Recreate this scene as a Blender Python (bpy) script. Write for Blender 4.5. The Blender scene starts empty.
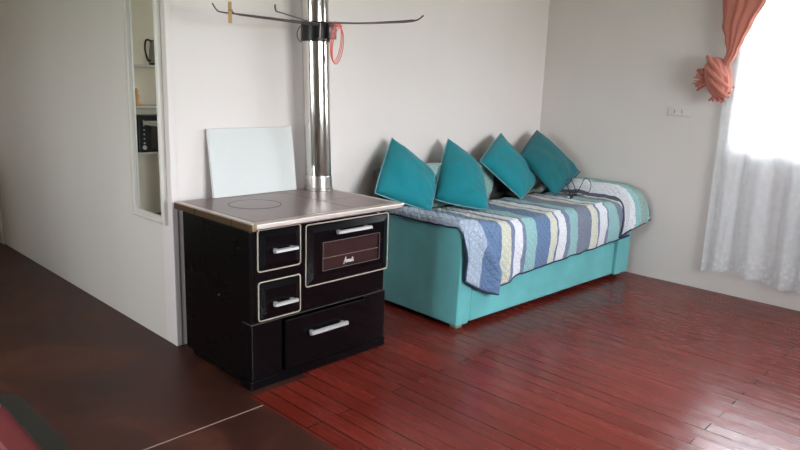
import bpy, bmesh, math, random
from mathutils import Vector, Matrix, noise
random.seed(7)
C = bpy.context.scene.collection
PI = math.pi
V = Vector

# ------------------------------------------------------------------ materials
def newmat(name):
    m = bpy.data.materials.new(name); m.use_nodes = True
    nt = m.node_tree; nt.nodes.clear()
    out = nt.nodes.new('ShaderNodeOutputMaterial')
    return m, nt, out
def srgb(r, g, b):
    f = lambda c: (c/255/12.92) if c/255 <= .04045 else ((c/255+.055)/1.055)**2.4
    return (f(r), f(g), f(b), 1)
def N(nt, t, **kw):
    n = nt.nodes.new(t)
    for k, v in kw.items():
        if k in n.inputs.keys() if isinstance(k, str) else False: n.inputs[k].default_value = v
        else: setattr(n, k, v)
    return n
def principled(nt, out, col, rough=.5, metal=0, spec=.5, coat=0, sheen=0):
    p = nt.nodes.new('ShaderNodeBsdfPrincipled')
    p.inputs['Base Color'].default_value = col
    p.inputs['Roughness'].default_value = rough
    p.inputs['Metallic'].default_value = metal
    p.inputs['Specular IOR Level'].default_value = spec
    p.inputs['Coat Weight'].default_value = coat
    p.inputs['Sheen Weight'].default_value = sheen
    nt.links.new(p.outputs[0], out.inputs[0])
    return p
def mat(name, col, rough=.5, metal=0, spec=.5, var=.08, vscale=6, bump=0, bscale=40, coat=0, sheen=0, rvar=0):
    m, nt, out = newmat(name)
    p = principled(nt, out, col, rough, metal, spec, coat, sheen)
    tc = nt.nodes.new('ShaderNodeTexCoord')
    nz = nt.nodes.new('ShaderNodeTexNoise'); nz.inputs['Scale'].default_value = vscale; nz.inputs['Detail'].default_value = 5
    nt.links.new(tc.outputs['Object'], nz.inputs['Vector'])
    mx = nt.nodes.new('ShaderNodeMix'); mx.data_type = 'RGBA'
    mx.inputs['A'].default_value = tuple(c*(1-var) for c in col[:3])+(1,)
    mx.inputs['B'].default_value = tuple(min(1, c*(1+var)) for c in col[:3])+(1,)
    nt.links.new(nz.outputs['Fac'], mx.inputs['Factor']); nt.links.new(mx.outputs['Result'], p.inputs['Base Color'])
    if rvar:
        mr = nt.nodes.new('ShaderNodeMapRange'); mr.inputs['To Min'].default_value = max(0, rough-rvar); mr.inputs['To Max'].default_value = rough+rvar
        nt.links.new(nz.outputs['Fac'], mr.inputs['Value']); nt.links.new(mr.outputs[0], p.inputs['Roughness'])
    if bump:
        n2 = nt.nodes.new('ShaderNodeTexNoise'); n2.inputs['Scale'].default_value = bscale; n2.inputs['Detail'].default_value = 3
        nt.links.new(tc.outputs['Object'], n2.inputs['Vector'])
        b = nt.nodes.new('ShaderNodeBump'); b.inputs['Strength'].default_value = bump; b.inputs['Distance'].default_value = .01
        nt.links.new(n2.outputs['Fac'], b.inputs['Height']); nt.links.new(b.outputs[0], p.inputs['Normal'])
    return m

def stripe_mat(name, stops, lo, hi, rough=.9, quilt=True):
    """stops: list of (x, colour) = colour from x on; x read from the UV map's u (metres)"""
    m, nt, out = newmat(name)
    p = principled(nt, out, (1,1,1,1), rough, 0, .2, 0, .1)
    uv = nt.nodes.new('ShaderNodeUVMap')
    sep = nt.nodes.new('ShaderNodeSeparateXYZ'); nt.links.new(uv.outputs[0], sep.inputs[0])
    nz = nt.nodes.new('ShaderNodeTexNoise'); nz.inputs['Scale'].default_value = 9
    nt.links.new(uv.outputs[0], nz.inputs['Vector'])
    ma = nt.nodes.new('ShaderNodeMath'); ma.operation = 'MULTIPLY_ADD'; ma.inputs[1].default_value = .018
    nt.links.new(nz.outputs['Fac'], ma.inputs[0]); nt.links.new(sep.outputs[0], ma.inputs[2])
    # several ramps chained (max 32 stops each)
    res = None
    chunks = [stops[i:i+28] for i in range(0, len(stops), 28)]
    for ci, ch in enumerate(chunks):
        a = ch[0][0]; b = (chunks[ci+1][0][0] if ci+1 < len(chunks) else hi)
        mr = nt.nodes.new('ShaderNodeMapRange'); mr.inputs['From Min'].default_value = a+.009; mr.inputs['From Max'].default_value = b+.009
        nt.links.new(ma.outputs[0], mr.inputs['Value'])
        r = nt.nodes.new('ShaderNodeValToRGB'); r.color_ramp.interpolation = 'CONSTANT'
        els = r.color_ramp.elements
        els[0].position = 0; els[0].color = ch[0][1]
        els[1].position = .9999; els[1].color = ch[-1][1]
        for x, c in ch[1:]:
            e = els.new((x-a)/(b-a)); e.color = c
        nt.links.new(mr.outputs[0], r.inputs[0])
        res = r
    # heathered weave
    n2 = nt.nodes.new('ShaderNodeTexNoise'); n2.inputs['Scale'].default_value = 120; n2.inputs['Detail'].default_value = 2
    nt.links.new(uv.outputs[0], n2.inputs['Vector'])
    mr2 = nt.nodes.new('ShaderNodeMapRange'); mr2.inputs['From Min'].default_value=.3; mr2.inputs['From Max'].default_value=.7; mr2.inputs['To Min'].default_value = .72; mr2.inputs['To Max'].default_value = 1.12
    nt.links.new(n2.outputs['Fac'], mr2.inputs['Value'])
    vm = nt.nodes.new('ShaderNodeVectorMath'); vm.operation = 'SCALE'
    nt.links.new(res.outputs[0], vm.inputs[0]); nt.links.new(mr2.outputs[0], vm.inputs['Scale'])
    nt.links.new(vm.outputs[0], p.inputs['Base Color'])
    if quilt:
        # diagonal quilting: |sin| channels in both directions
        hs = []
        for sgn in (1, -1):
            c1 = nt.nodes.new('ShaderNodeMath'); c1.operation = 'MULTIPLY_ADD'; c1.inputs[1].default_value = sgn
            nt.links.new(sep.outputs[1], c1.inputs[0]); nt.links.new(sep.outputs[0], c1.inputs[2])
            n3 = nt.nodes.new('ShaderNodeMath'); n3.operation = 'MULTIPLY_ADD'; n3.inputs[1].default_value = .03
            nt.links.new(nz.outputs['Fac'], n3.inputs[0]); nt.links.new(c1.outputs[0], n3.inputs[2])
            c2 = nt.nodes.new('ShaderNodeMath'); c2.operation = 'MULTIPLY'; c2.inputs[1].default_value = 62
            nt.links.new(n3.outputs[0], c2.inputs[0])
            c3 = nt.nodes.new('ShaderNodeMath'); c3.operation = 'SINE'; nt.links.new(c2.outputs[0], c3.inputs[0])
            c4 = nt.nodes.new('ShaderNodeMath'); c4.operation = 'ABSOLUTE'; nt.links.new(c3.outputs[0], c4.inputs[0])
            c5 = nt.nodes.new('ShaderNodeMath'); c5.operation = 'POWER'; c5.inputs[1].default_value = .45; nt.links.new(c4.outputs[0], c5.inputs[0])
            hs.append(c5)
        mn = nt.nodes.new('ShaderNodeMath'); mn.operation = 'MINIMUM'
        nt.links.new(hs[0].outputs[0], mn.inputs[0]); nt.links.new(hs[1].outputs[0], mn.inputs[1])
        b = nt.nodes.new('ShaderNodeBump'); b.inputs['Strength'].default_value = .9; b.inputs['Distance'].default_value = .008
        nt.links.new(mn.outputs[0], b.inputs['Height']); nt.links.new(b.outputs[0], p.inputs['Normal'])
    return m

def plaster(name, col, bump=.15, streak=.04):
    m, nt, out = newmat(name)
    p = principled(nt, out, col, .55, 0, .35)
    tc = nt.nodes.new('ShaderNodeTexCoord')
    mp = nt.nodes.new('ShaderNodeMapping'); mp.inputs['Scale'].default_value = (1.6, 1.6, .7)
    nt.links.new(tc.outputs['Object'], mp.inputs[0])
    nz = nt.nodes.new('ShaderNodeTexNoise'); nz.inputs['Scale'].default_value = 1.6; nz.inputs['Detail'].default_value = 6
    nt.links.new(mp.outputs[0], nz.inputs['Vector'])
    mx = nt.nodes.new('ShaderNodeMix'); mx.data_type = 'RGBA'
    mx.inputs['A'].default_value = tuple(c*(1-streak) for c in col[:3])+(1,)
    mx.inputs['B'].default_value = tuple(min(1, c*(1+streak)) for c in col[:3])+(1,)
    nt.links.new(nz.outputs['Fac'], mx.inputs['Factor']); nt.links.new(mx.outputs['Result'], p.inputs['Base Color'])
    n2 = nt.nodes.new('ShaderNodeTexNoise'); n2.inputs['Scale'].default_value = 14; n2.inputs['Detail'].default_value = 4
    nt.links.new(tc.outputs['Object'], n2.inputs['Vector'])
    b = nt.nodes.new('ShaderNodeBump'); b.inputs['Strength'].default_value = bump; b.inputs['Distance'].default_value = .01
    nt.links.new(n2.outputs['Fac'], b.inputs['Height']); nt.links.new(b.outputs[0], p.inputs['Normal'])
    return m

def floor_planks():
    m, nt, out = newmat('red_painted_planks')
    p = principled(nt, out, (1,0,0,1), .3, 0, .3)
    tc = nt.nodes.new('ShaderNodeTexCoord')
    sep = nt.nodes.new('ShaderNodeSeparateXYZ'); nt.links.new(tc.outputs['Object'], sep.inputs[0])
    cb = nt.nodes.new('ShaderNodeCombineXYZ')
    ax = nt.nodes.new('ShaderNodeMath'); ax.operation='ADD'; ax.inputs[1].default_value = 11.11
    nt.links.new(sep.outputs[1], ax.inputs[0])
    ay = nt.nodes.new('ShaderNodeMath'); ay.operation='ADD'; ay.inputs[1].default_value = 5.045
    nt.links.new(sep.outputs[0], ay.inputs[0])
    nt.links.new(ax.outputs[0], cb.inputs[0]); nt.links.new(ay.outputs[0], cb.inputs[1])
    def brick(mortar, smooth):
        br = nt.nodes.new('ShaderNodeTexBrick')
        br.inputs['Scale'].default_value = 1; br.inputs['Brick Width'].default_value = 3.3; br.inputs['Row Height'].default_value = .088
        br.inputs['Mortar Size'].default_value = mortar; br.inputs['Mortar Smooth'].default_value = smooth
        br.offset = .37; br.offset_frequency = 2; br.squash = 1
        br.inputs['Color1'].default_value = (0,0,0,1); br.inputs['Color2'].default_value = (1,1,1,1)
        br.inputs['Mortar'].default_value = (.5,.5,.5,1); br.inputs['Bias'].default_value = 0
        nt.links.new(cb.outputs[0], br.inputs['Vector']); return br
    br = brick(.0030, .15)
    # paint colour: slow variation, per plank tone, scuffs along the boards
    nz = nt.nodes.new('ShaderNodeTexNoise'); nz.inputs['Scale'].default_value = 1.3; nz.inputs['Detail'].default_value = 4
    nt.links.new(tc.outputs['Object'], nz.inputs['Vector'])
    r1 = nt.nodes.new('ShaderNodeValToRGB')
    r1.color_ramp.elements[0].position = .35; r1.color_ramp.elements[0].color = srgb(102, 32, 23)
    r1.color_ramp.elements[1].position = .65; r1.color_ramp.elements[1].color = srgb(117, 41, 31)
    nt.links.new(nz.outputs['Fac'], r1.inputs[0])
    mp = nt.nodes.new('ShaderNodeMapping'); mp.inputs['Scale'].default_value = (30, 1.6, 1)
    nt.links.new(tc.outputs['Object'], mp.inputs[0])
    ns = nt.nodes.new('ShaderNodeTexNoise'); ns.inputs['Scale'].default_value = 1; ns.inputs['Detail'].default_value = 5
    nt.links.new(mp.outputs[0], ns.inputs['Vector'])
    mr = nt.nodes.new('ShaderNodeMapRange'); mr.inputs['To Min'].default_value = .93; mr.inputs['To Max'].default_value = 1.07
    nt.links.new(ns.outputs['Fac'], mr.inputs['Value'])
    mrb = nt.nodes.new('ShaderNodeMapRange'); mrb.inputs['To Min'].default_value = .9; mrb.inputs['To Max'].default_value = 1.1
    nt.links.new(br.outputs['Color'], mrb.inputs['Value'])
    mm = nt.nodes.new('ShaderNodeMath'); mm.operation = 'MULTIPLY'
    nt.links.new(mr.outputs[0], mm.inputs[0]); nt.links.new(mrb.outputs[0], mm.inputs[1])
    vs = nt.nodes.new('ShaderNodeVectorMath'); vs.operation = 'SCALE'
    nt.links.new(r1.outputs[0], vs.inputs[0]); nt.links.new(mm.outputs[0], vs.inputs['Scale'])
    # gap darkness varies from board to board
    mg = nt.nodes.new('ShaderNodeMapping'); mg.inputs['Scale'].default_value = (5, .45, 1)
    nt.links.new(tc.outputs['Object'], mg.inputs[0])
    ng = nt.nodes.new('ShaderNodeTexNoise'); ng.inputs['Scale'].default_value = 1; ng.inputs['Detail'].default_value = 2
    nt.links.new(mg.outputs[0], ng.inputs['Vector'])
    rg = nt.nodes.new('ShaderNodeMapRange'); rg.inputs['From Min'].default_value = .38; rg.inputs['From Max'].default_value = .62
    rg.inputs['To Min'].default_value = .22; rg.inputs['To Max'].default_value = 1
    nt.links.new(ng.outputs['Fac'], rg.inputs['Value'])
    gm = nt.nodes.new('ShaderNodeMath'); gm.operation = 'MULTIPLY'
    nt.links.new(br.outputs['Fac'], gm.inputs[0]); nt.links.new(rg.outputs[0], gm.inputs[1])
    mx = nt.nodes.new('ShaderNodeMix'); mx.data_type = 'RGBA'
    mx.inputs['B'].default_value = srgb(20, 8, 8)
    nt.links.new(gm.outputs[0], mx.inputs['Factor']); nt.links.new(vs.outputs[0], mx.inputs['A'])
    # small chips in the paint
    vo = nt.nodes.new('ShaderNodeTexVoronoi'); vo.inputs['Scale'].default_value = 5.5; vo.inputs['Randomness'].default_value = 1
    nt.links.new(tc.outputs['Object'], vo.inputs['Vector'])
    lt = nt.nodes.new('ShaderNodeMath'); lt.operation = 'LESS_THAN'; lt.inputs[1].default_value = .022
    nt.links.new(vo.outputs['Distance'], lt.inputs[0])
    mc = nt.nodes.new('ShaderNodeMix'); mc.data_type = 'RGBA'; mc.inputs['B'].default_value = srgb(205, 175, 170)
    nt.links.new(lt.outputs[0], mc.inputs['Factor']); nt.links.new(mx.outputs['Result'], mc.inputs['A'])
    nt.links.new(mc.outputs['Result'], p.inputs['Base Color'])
    # gloss
    rr = nt.nodes.new('ShaderNodeMapRange'); rr.inputs['From Min'].default_value=.3; rr.inputs['From Max'].default_value=.7; rr.inputs['To Min'].default_value = .17; rr.inputs['To Max'].default_value = .33
    nt.links.new(ns.outputs['Fac'], rr.inputs['Value']); nt.links.new(rr.outputs[0], p.inputs['Roughness'])
    # board height: each board slightly different, cupped
    hb = nt.nodes.new('ShaderNodeMath'); hb.operation = 'MULTIPLY_ADD'; hb.inputs[1].default_value = -1.0
    nt.links.new(br.outputs['Fac'], hb.inputs[0])
    n5 = nt.nodes.new('ShaderNodeTexNoise'); n5.inputs['Scale'].default_value = 1; n5.inputs['Detail'].default_value = 3
    m5 = nt.nodes.new('ShaderNodeMapping'); m5.inputs['Scale'].default_value = (14, 3, 1)
    nt.links.new(tc.outputs['Object'], m5.inputs[0]); nt.links.new(m5.outputs[0], n5.inputs['Vector'])
    nt.links.new(n5.outputs['Fac'], hb.inputs[2])
    b = nt.nodes.new('ShaderNodeBump'); b.inputs['Strength'].default_value = .42; b.inputs['Distance'].default_value = .006
    nt.links.new(hb.outputs[0], b.inputs['Height']); nt.links.new(b.outputs[0], p.inputs['Normal'])
    return m

def floor_board():
    m, nt, out = newmat('brown_worn_board')
    p = principled(nt, out, (1,0,0,1), .38, 0, .25)
    tc = nt.nodes.new('ShaderNodeTexCoord')
    nz = nt.nodes.new('ShaderNodeTexNoise'); nz.inputs['Scale'].default_value = 2.6; nz.inputs['Detail'].default_value = 8; nz.inputs['Distortion'].default_value = .8
    nt.links.new(tc.outputs['Object'], nz.inputs['Vector'])
    r1 = nt.nodes.new('ShaderNodeValToRGB')
    e = r1.color_ramp.elements
    e[0].position = .3; e[0].color = srgb(50, 26, 20)
    e[1].position = .75; e[1].color = srgb(92, 52, 38)
    x = e.new(.52); x.color = srgb(64, 33, 26)
    nt.links.new(nz.outputs['Fac'], r1.inputs[0])
    nt.links.new(r1.outputs[0], p.inputs['Base Color'])
    rr = nt.nodes.new('ShaderNodeMapRange'); rr.inputs['To Min'].default_value = .3; rr.inputs['To Max'].default_value = .55
    nt.links.new(nz.outputs['Fac'], rr.inputs['Value']); nt.links.new(rr.outputs[0], p.inputs['Roughness'])
    return m

def steel(name, col, rough, aniso_scale=(3,3,60), bump=.02):
    m, nt, out = newmat(name)
    p = principled(nt, out, col, rough, 1)
    tc = nt.nodes.new('ShaderNodeTexCoord')
    mp = nt.nodes.new('ShaderNodeMapping'); mp.inputs['Scale'].default_value = aniso_scale
    nt.links.new(tc.outputs['Object'], mp.inputs[0])
    nz = nt.nodes.new('ShaderNodeTexNoise'); nz.inputs['Scale'].default_value = 4; nz.inputs['Detail'].default_value = 3
    nt.links.new(mp.outputs[0], nz.inputs['Vector'])
    mr = nt.nodes.new('ShaderNodeMapRange'); mr.inputs['To Min'].default_value = rough*.7; mr.inputs['To Max'].default_value = rough*1.4
    nt.links.new(nz.outputs['Fac'], mr.inputs['Value']); nt.links.new(mr.outputs[0], p.inputs['Roughness'])
    b = nt.nodes.new('ShaderNodeBump'); b.inputs['Strength'].default_value = bump; b.inputs['Distance'].default_value = .01
    nt.links.new(nz.outputs['Fac'], b.inputs['Height']); nt.links.new(b.outputs[0], p.inputs['Normal'])
    return m

def sheer_mat():
    m, nt, out = newmat('sheer_white_voile')
    tc = nt.nodes.new('ShaderNodeTexCoord')
    tr = nt.nodes.new('ShaderNodeBsdfTransparent'); tr.inputs[0].default_value = (.97,.98,1,1)
    tl = nt.nodes.new('ShaderNodeBsdfTranslucent'); tl.inputs[0].default_value = (.93,.94,.97,1)
    df = nt.nodes.new('ShaderNodeBsdfDiffuse'); df.inputs[0].default_value = (.92,.93,.96,1)
    m1 = nt.nodes.new('ShaderNodeMixShader'); m1.inputs[0].default_value = .5
    nt.links.new(tl.outputs[0], m1.inputs[1]); nt.links.new(df.outputs[0], m1.inputs[2])
    nz = nt.nodes.new('ShaderNodeTexNoise'); nz.inputs['Scale'].default_value = 22; nz.inputs['Detail'].default_value = 3
    nt.links.new(tc.outputs['Object'], nz.inputs['Vector'])
    mr = nt.nodes.new('ShaderNodeMapRange'); mr.inputs['From Min'].default_value=.35; mr.inputs['From Max'].default_value=.65; mr.inputs['To Min'].default_value = .55; mr.inputs['To Max'].default_value = .60
    nt.links.new(nz.outputs['Fac'], mr.inputs['Value'])
    # lace band near the hem: denser motifs
    sep = nt.nodes.new('ShaderNodeSeparateXYZ'); nt.links.new(tc.outputs['Object'], sep.inputs[0])
    vo = nt.nodes.new('ShaderNodeTexVoronoi'); vo.inputs['Scale'].default_value = 26
    nt.links.new(tc.outputs['Object'], vo.inputs['Vector'])
    lt = nt.nodes.new('ShaderNodeMapRange'); lt.inputs['From Min'].default_value = .25; lt.inputs['From Max'].default_value = .5
    lt.inputs['To Min'].default_value = .12; lt.inputs['To Max'].default_value = 0
    nt.links.new(vo.outputs['Distance'], lt.inputs['Value'])
    hb = nt.nodes.new('ShaderNodeMapRange'); hb.inputs['From Min'].default_value = .24; hb.inputs['From Max'].default_value = .42
    hb.inputs['To Min'].default_value = 1; hb.inputs['To Max'].default_value = 0.0
    nt.links.new(sep.outputs[2], hb.inputs['Value'])
    mu = nt.nodes.new('ShaderNodeMath'); mu.operation = 'MULTIPLY'
    nt.links.new(lt.outputs[0], mu.inputs[0]); nt.links.new(hb.outputs[0], mu.inputs[1])
    ad = nt.nodes.new('ShaderNodeMath'); ad.operation = 'ADD'
    nt.links.new(mr.outputs[0], ad.inputs[0]); nt.links.new(mu.outputs[0], ad.inputs[1])
    m2 = nt.nodes.new('ShaderNodeMixShader')
    nt.links.new(ad.outputs[0], m2.inputs[0]); nt.links.new(tr.outputs[0], m2.inputs[1]); nt.links.new(m1.outputs[0], m2.inputs[2])
    nt.links.new(m2.outputs[0], out.inputs[0])
    return m

def pane_mat():
    m, nt, out = newmat('clear_pane')
    tr = nt.nodes.new('ShaderNodeBsdfTransparent'); tr.inputs[0].default_value = (.95,.97,.97,1)
    gl = nt.nodes.new('ShaderNodeBsdfGlossy'); gl.inputs['Roughness'].default_value = .02
    fr = nt.nodes.new('ShaderNodeFresnel'); fr.inputs[0].default_value = 1.45
    mx = nt.nodes.new('ShaderNodeMixShader')
    nt.links.new(fr.outputs[0], mx.inputs[0]); nt.links.new(tr.outputs[0], mx.inputs[1]); nt.links.new(gl.outputs[0], mx.inputs[2])
    nt.links.new(mx.outputs[0], out.inputs[0])
    return m

M = {}
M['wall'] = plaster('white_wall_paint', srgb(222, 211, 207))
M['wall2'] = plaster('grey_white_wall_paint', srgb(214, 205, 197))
M['wall3'] = plaster('right_wall_greyer', srgb(200, 191, 186))  # right wall's base colour, greyer and darker than the back wall's
M['ceil'] = plaster('ceiling_paint', srgb(225, 222, 215))
M['planks'] = floor_planks(); M['board'] = floor_board()
M['enamel'] = mat('black_enamel', srgb(8, 8, 11), .16, 0, .3, .1, 5, 0, 8, rvar=.05)
M['enamel_side'] = mat('black_side_enamel', srgb(9, 7, 7), .28, 0, .3, 0, 5, 0, 8, rvar=.05)
M['iron'] = mat('cast_iron', srgb(148, 130, 128), .36, .7, .5, .25, 7, .12, 60, rvar=.08)
M['bright'] = steel('brushed_rail_steel', srgb(208, 196, 190), .42)
M['brass'] = steel('tarnished_brass_edge', srgb(140, 116, 92), .42)
M['trim'] = mat('door_bead_steel', srgb(200, 188, 172), .35, .4)
M['handle'] = mat('satin_chrome', srgb(206, 200, 200), .3, .5, .5, .04, 8)
M['pipe'] = steel('polished_pipe_steel', srgb(205, 200, 195), .1, (6, 6, 1.2), .04)
M['pipe_dull'] = steel('brushed_collar_steel', srgb(190, 182, 175), .3, (3, 3, 40), .03)
M['black_metal'] = mat('black_clamp_metal', srgb(30, 27, 25), .35, .4, .5)
M['wire'] = mat('grey_wire', srgb(120, 108, 108), .35, .85, .5)
M['darkgap'] = mat('dark_gap', srgb(8, 7, 7), .6)
M['ovenglass'] = mat('oven_window_glass', srgb(52, 34, 34), .1, 0, .8, .15, 4)
M['logo'] = mat('silver_lettering', srgb(210, 205, 205), .35, .3)
M['cord'] = mat('red_cord', srgb(235, 92, 78), .5)
M['wood'] = mat('pale_peg_wood', srgb(190, 150, 100), .6, vscale=30, var=.15)
M['panel'] = mat('white_laminate', srgb(208, 207, 205), .22, 0, .5, .03, 60, .12, 160)
M['teal'] = mat('turquoise_velvet', srgb(94, 169, 171), .85, 0, .25, .28, 5, .2, 30, sheen=.35)
M['tealgap'] = mat('dark_teal_seam', srgb(40, 100, 105), .9)
M['mint'] = mat('pale_mint_upholstery', srgb(150, 176, 170), .9, var=.1, sheen=.2)
M['pillow'] = mat('teal_canvas', srgb(22, 120, 130), .85, 0, .2, .12, 5, .25, 25, sheen=.15)
M['pillow2'] = mat('teal_canvas_darker', srgb(22, 98, 104), .85, 0, .2, .12, 5, .25, 25, sheen=.15)  # same canvas as the other pillows, colour set darker
M['piping'] = mat('pale_piping', srgb(110, 160, 165), .8)
M['pipingdk'] = mat('dark_teal_piping', srgb(12, 84, 96), .8)
M['navy'] = mat('navy_binding', srgb(34, 44, 72), .85)
M['foot'] = mat('furniture_foot', srgb(112, 118, 100), .6)
M['orange'] = mat('salmon_curtain', srgb(184, 112, 98), .8, 0, .2, .08, 14, .15, 90, sheen=.2)
M['sheer'] = sheer_mat()
M['plastic'] = mat('white_plastic', srgb(196, 188, 182), .35)
M['blackp'] = mat('black_plastic', srgb(20, 20, 22), .4)
M['whitepaint'] = mat('white_gloss_frame', srgb(208, 201, 191), .4, var=.05, bump=.1, bscale=50)
M['mirror'] = mat('mirror_silver', (.86, .87, .85, 1), .01, 1, .5, 0)
M['pane'] = pane_mat()
M['redcloth'] = mat('red_oilcloth', srgb(122, 44, 50), .4, 0, .5, .15, 8)
M['pinkline'] = mat('pink_cloth_line', srgb(150, 85, 88), .4)
M['greenrim'] = mat('dark_green_rim', srgb(34, 32, 28), .35, var=.15)
M['rawwood'] = mat('raw_orange_wood', srgb(214, 160, 100), .6)
M['charcoal'] = mat('charcoal_fabric', srgb(70, 66, 68), .95)

M['seamc'] = mat('window_bead_grey', srgb(150, 138, 136), .4, .5)
# ------------------------------------------------------------------ helpers
def link(o, parent=None):
    C.objects.link(o)
    if parent: o.parent = parent
    return o
def obj(name, bm, m, parent=None, smooth=False, mats=None, auto=None):
    me = bpy.data.meshes.new(name)
    bmesh.ops.recalc_face_normals(bm, faces=bm.faces)
    bm.to_mesh(me); bm.free()
    for x in (mats or [m]): me.materials.append(x)
    if smooth:
        for pl in me.polygons: pl.use_smooth = True
        if auto is not None: me.set_sharp_from_angle(angle=math.radians(auto))
    o = bpy.data.objects.new(name, me)
    if smooth and auto is not None:
        wn = o.modifiers.new('wn', 'WEIGHTED_NORMAL'); wn.keep_sharp = True; wn.weight = 100
    return link(o, parent)
def tag(o, label=None, cat=None, group=None, kind=None):
    if label: o['label'] = label
    if cat: o['category'] = cat
    if group: o['group'] = group
    if kind: o['kind'] = kind
    return o
def empty(name, loc=(0,0,0), rz=0):
    o = bpy.data.objects.new(name, None); o.location = loc; o.rotation_euler = (0,0,rz); o.empty_display_size = .05
    return link(o)
def box(bm, x0, x1, y0, y1, z0, z1, bev=0, seg=2, mi=0):
    vs = [bm.verts.new(p) for p in ((x0,y0,z0),(x1,y0,z0),(x1,y1,z0),(x0,y1,z0),(x0,y0,z1),(x1,y0,z1),(x1,y1,z1),(x0,y1,z1))]
    fs = [bm.faces.new([vs[i] for i in q]) for q in ((0,3,2,1),(4,5,6,7),(0,1,5,4),(1,2,6,5),(2,3,7,6),(3,0,4,7))]
    for f in fs: f.material_index = mi
    if bev:
        es = list({e for f in fs for e in f.edges})
        bmesh.ops.bevel(bm, geom=es, offset=bev, segments=seg, profile=.5, affect='EDGES', clamp_overlap=True)
def B(x0,x1,y0,y1,z0,z1,bev=0,seg=2):
    bm = bmesh.new(); box(bm,x0,x1,y0,y1,z0,z1,bev,seg); return bm
def tube(bm, pts, r, n=10, closed=False, caps=True):
    pts = [V(p) for p in pts]; L = len(pts); rings = []
    up = None
    for i, p in enumerate(pts):
        a = pts[(i-1) % L] if (closed or i > 0) else p
        b = pts[(i+1) % L] if (closed or i < L-1) else p
        t = (b-a).normalized()
        if up is None:
            up = t.orthogonal().normalized()
        up = (up - t*up.dot(t)).normalized()
        s = t.cross(up)
        rr = r[i] if isinstance(r, (list, tuple)) else r
        rings.append([bm.verts.new(p + (up*math.cos(2*PI*k/n) + s*math.sin(2*PI*k/n))*rr) for k in range(n)])
    for i in range(L if closed else L-1):
        A, Bq = rings[i], rings[(i+1) % L]
        for k in range(n): bm.faces.new((A[k], A[(k+1)%n], Bq[(k+1)%n], Bq[k]))
    if caps and not closed:
        bm.faces.new(rings[0][::-1]); bm.faces.new(rings[-1])
def smooth_path(pts, sub=6, closed=False):
    pts = [V(p) for p in pts]; L = len(pts); out = []
    for i in range(L if closed else L-1):
        g = (lambda k: pts[k % L]) if closed else (lambda k: pts[max(0, min(L-1, k))])
        p0, p1, p2, p3 = g(i-1), g(i), g(i+1), g(i+2)
        for s in range(sub):
            t = s/sub
            out.append(.5*((2*p1) + (p2-p0)*t + (2*p0-5*p1+4*p2-p3)*t*t + (3*p1-p0-3*p2+p3)*t**3))
    if not closed: out.append(pts[-1])
    return out
def lathe(bm, prof, n=32, c=(0,0,0), lean=(0,0)):
    rings = []
    for r, z in prof:
        cx = c[0]+lean[0]*z; cy = c[1]+lean[1]*z
        rings.append([bm.verts.new((cx+r*math.cos(2*PI*k/n), cy+r*math.sin(2*PI*k/n), c[2]+z)) for k in range(n)])
    for a, b in zip(rings, rings[1:]):
        for k in range(n): bm.faces.new((a[k], a[(k+1)%n], b[(k+1)%n], b[k]))
    bm.faces.new(rings[0][::-1]); bm.faces.new(rings[-1])
def grid(bm, pts, uvs=None):
    nu, nv = len(pts), len(pts[0])
    vs = [[bm.verts.new(p) for p in row] for row in pts]
    lay = bm.loops.layers.uv.new('UVMap') if uvs else None
    for i in range(nu-1):
        for j in range(nv-1):
            f = bm.faces.new((vs[i][j], vs[i+1][j], vs[i+1][j+1], vs[i][j+1]))
            if lay:
                for l, (a, b) in zip(f.loops, ((i,j),(i+1,j),(i+1,j+1),(i,j+1))): l[lay].uv = uvs[a][b]
    return vs
def frame_loop(bm, x0, x1, z0, z1, y, w, d, bev=.002):
    """rectangular bead frame in an XZ plane, front at y-d"""
    for (a,b,c,e) in ((x0,x1,z1-w,z1),(x0,x1,z0,z0+w),(x0,x0+w,z0+w,z1-w),(x1-w,x1,z0+w,z1-w)):
        box(bm, a,b,y-d,y,c,e, bev, 1)
def lerp(a, b, t): return a+(b-a)*t
def interp(tab, x):
    if x <= tab[0][0]: return tab[0][1]
    for (a, va), (b, vb) in zip(tab, tab[1:]):
        if x <= b:
            t = (x-a)/(b-a); t = t*t*(3-2*t); return lerp(va, vb, t)
    return tab[-1][1]
def lin(tab, x):
    if x <= tab[0][0]: return tab[0][1]
    for (a, va), (b, vb) in zip(tab, tab[1:]):
        if x <= b: return lerp(va, vb, (x-a)/(b-a))
    return tab[-1][1]

# ------------------------------------------------------------------ the room
W = 3.578; HC = 2.62; XL = -3.3; YF = -5.2; YB = 3.65
def struct(name, bm, m, mats=None):
    return tag(obj(name, bm, m, mats=mats), kind='structure')
bm = bmesh.new()
def quad(x0,x1,y0,y1,z,mi):
    box(bm, x0,x1,y0,y1,z-.05,z,0,2,mi)
quad(-.045, W+.15, YF-.15, -.80, 0, 0)
quad(.3, W+.15, -.80, .06, 0, 0)
quad(XL-.15, -.045, YF-.15, -.80, 0, 1)
quad(XL-.15, .3, -.80, .06, 0, 1)
quad(XL-.15, .10, .06, YB+.15, 0, 1)
struct('floor', bm, None, [M['planks'], M['board']])
struct('wall_back', B(0, W+.15, 0, .12, 0, HC), M['wall'])
struct('wall_partition', B(0, .12, .12, YB, 0, HC), M['wall2'])
struct('wall_hall', B(XL, .12, YB, YB+.12, 0, HC), plaster('hall_cream_brightened', srgb(238, 226, 206)))  # cream, with extra brightness put into the colour for the mirror view
bl = bmesh.new()
LW = (-1.5, -.4, .95, 2.1)
LW2 = (2.55, 3.05, 1.35, 1.95)
box(bl, XL-.12, XL, YF, LW[0], 0, HC); box(bl, XL-.12, XL, LW[1], LW2[0], 0, HC); box(bl, XL-.12, XL, LW2[1], YB+.12, 0, HC)
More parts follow.
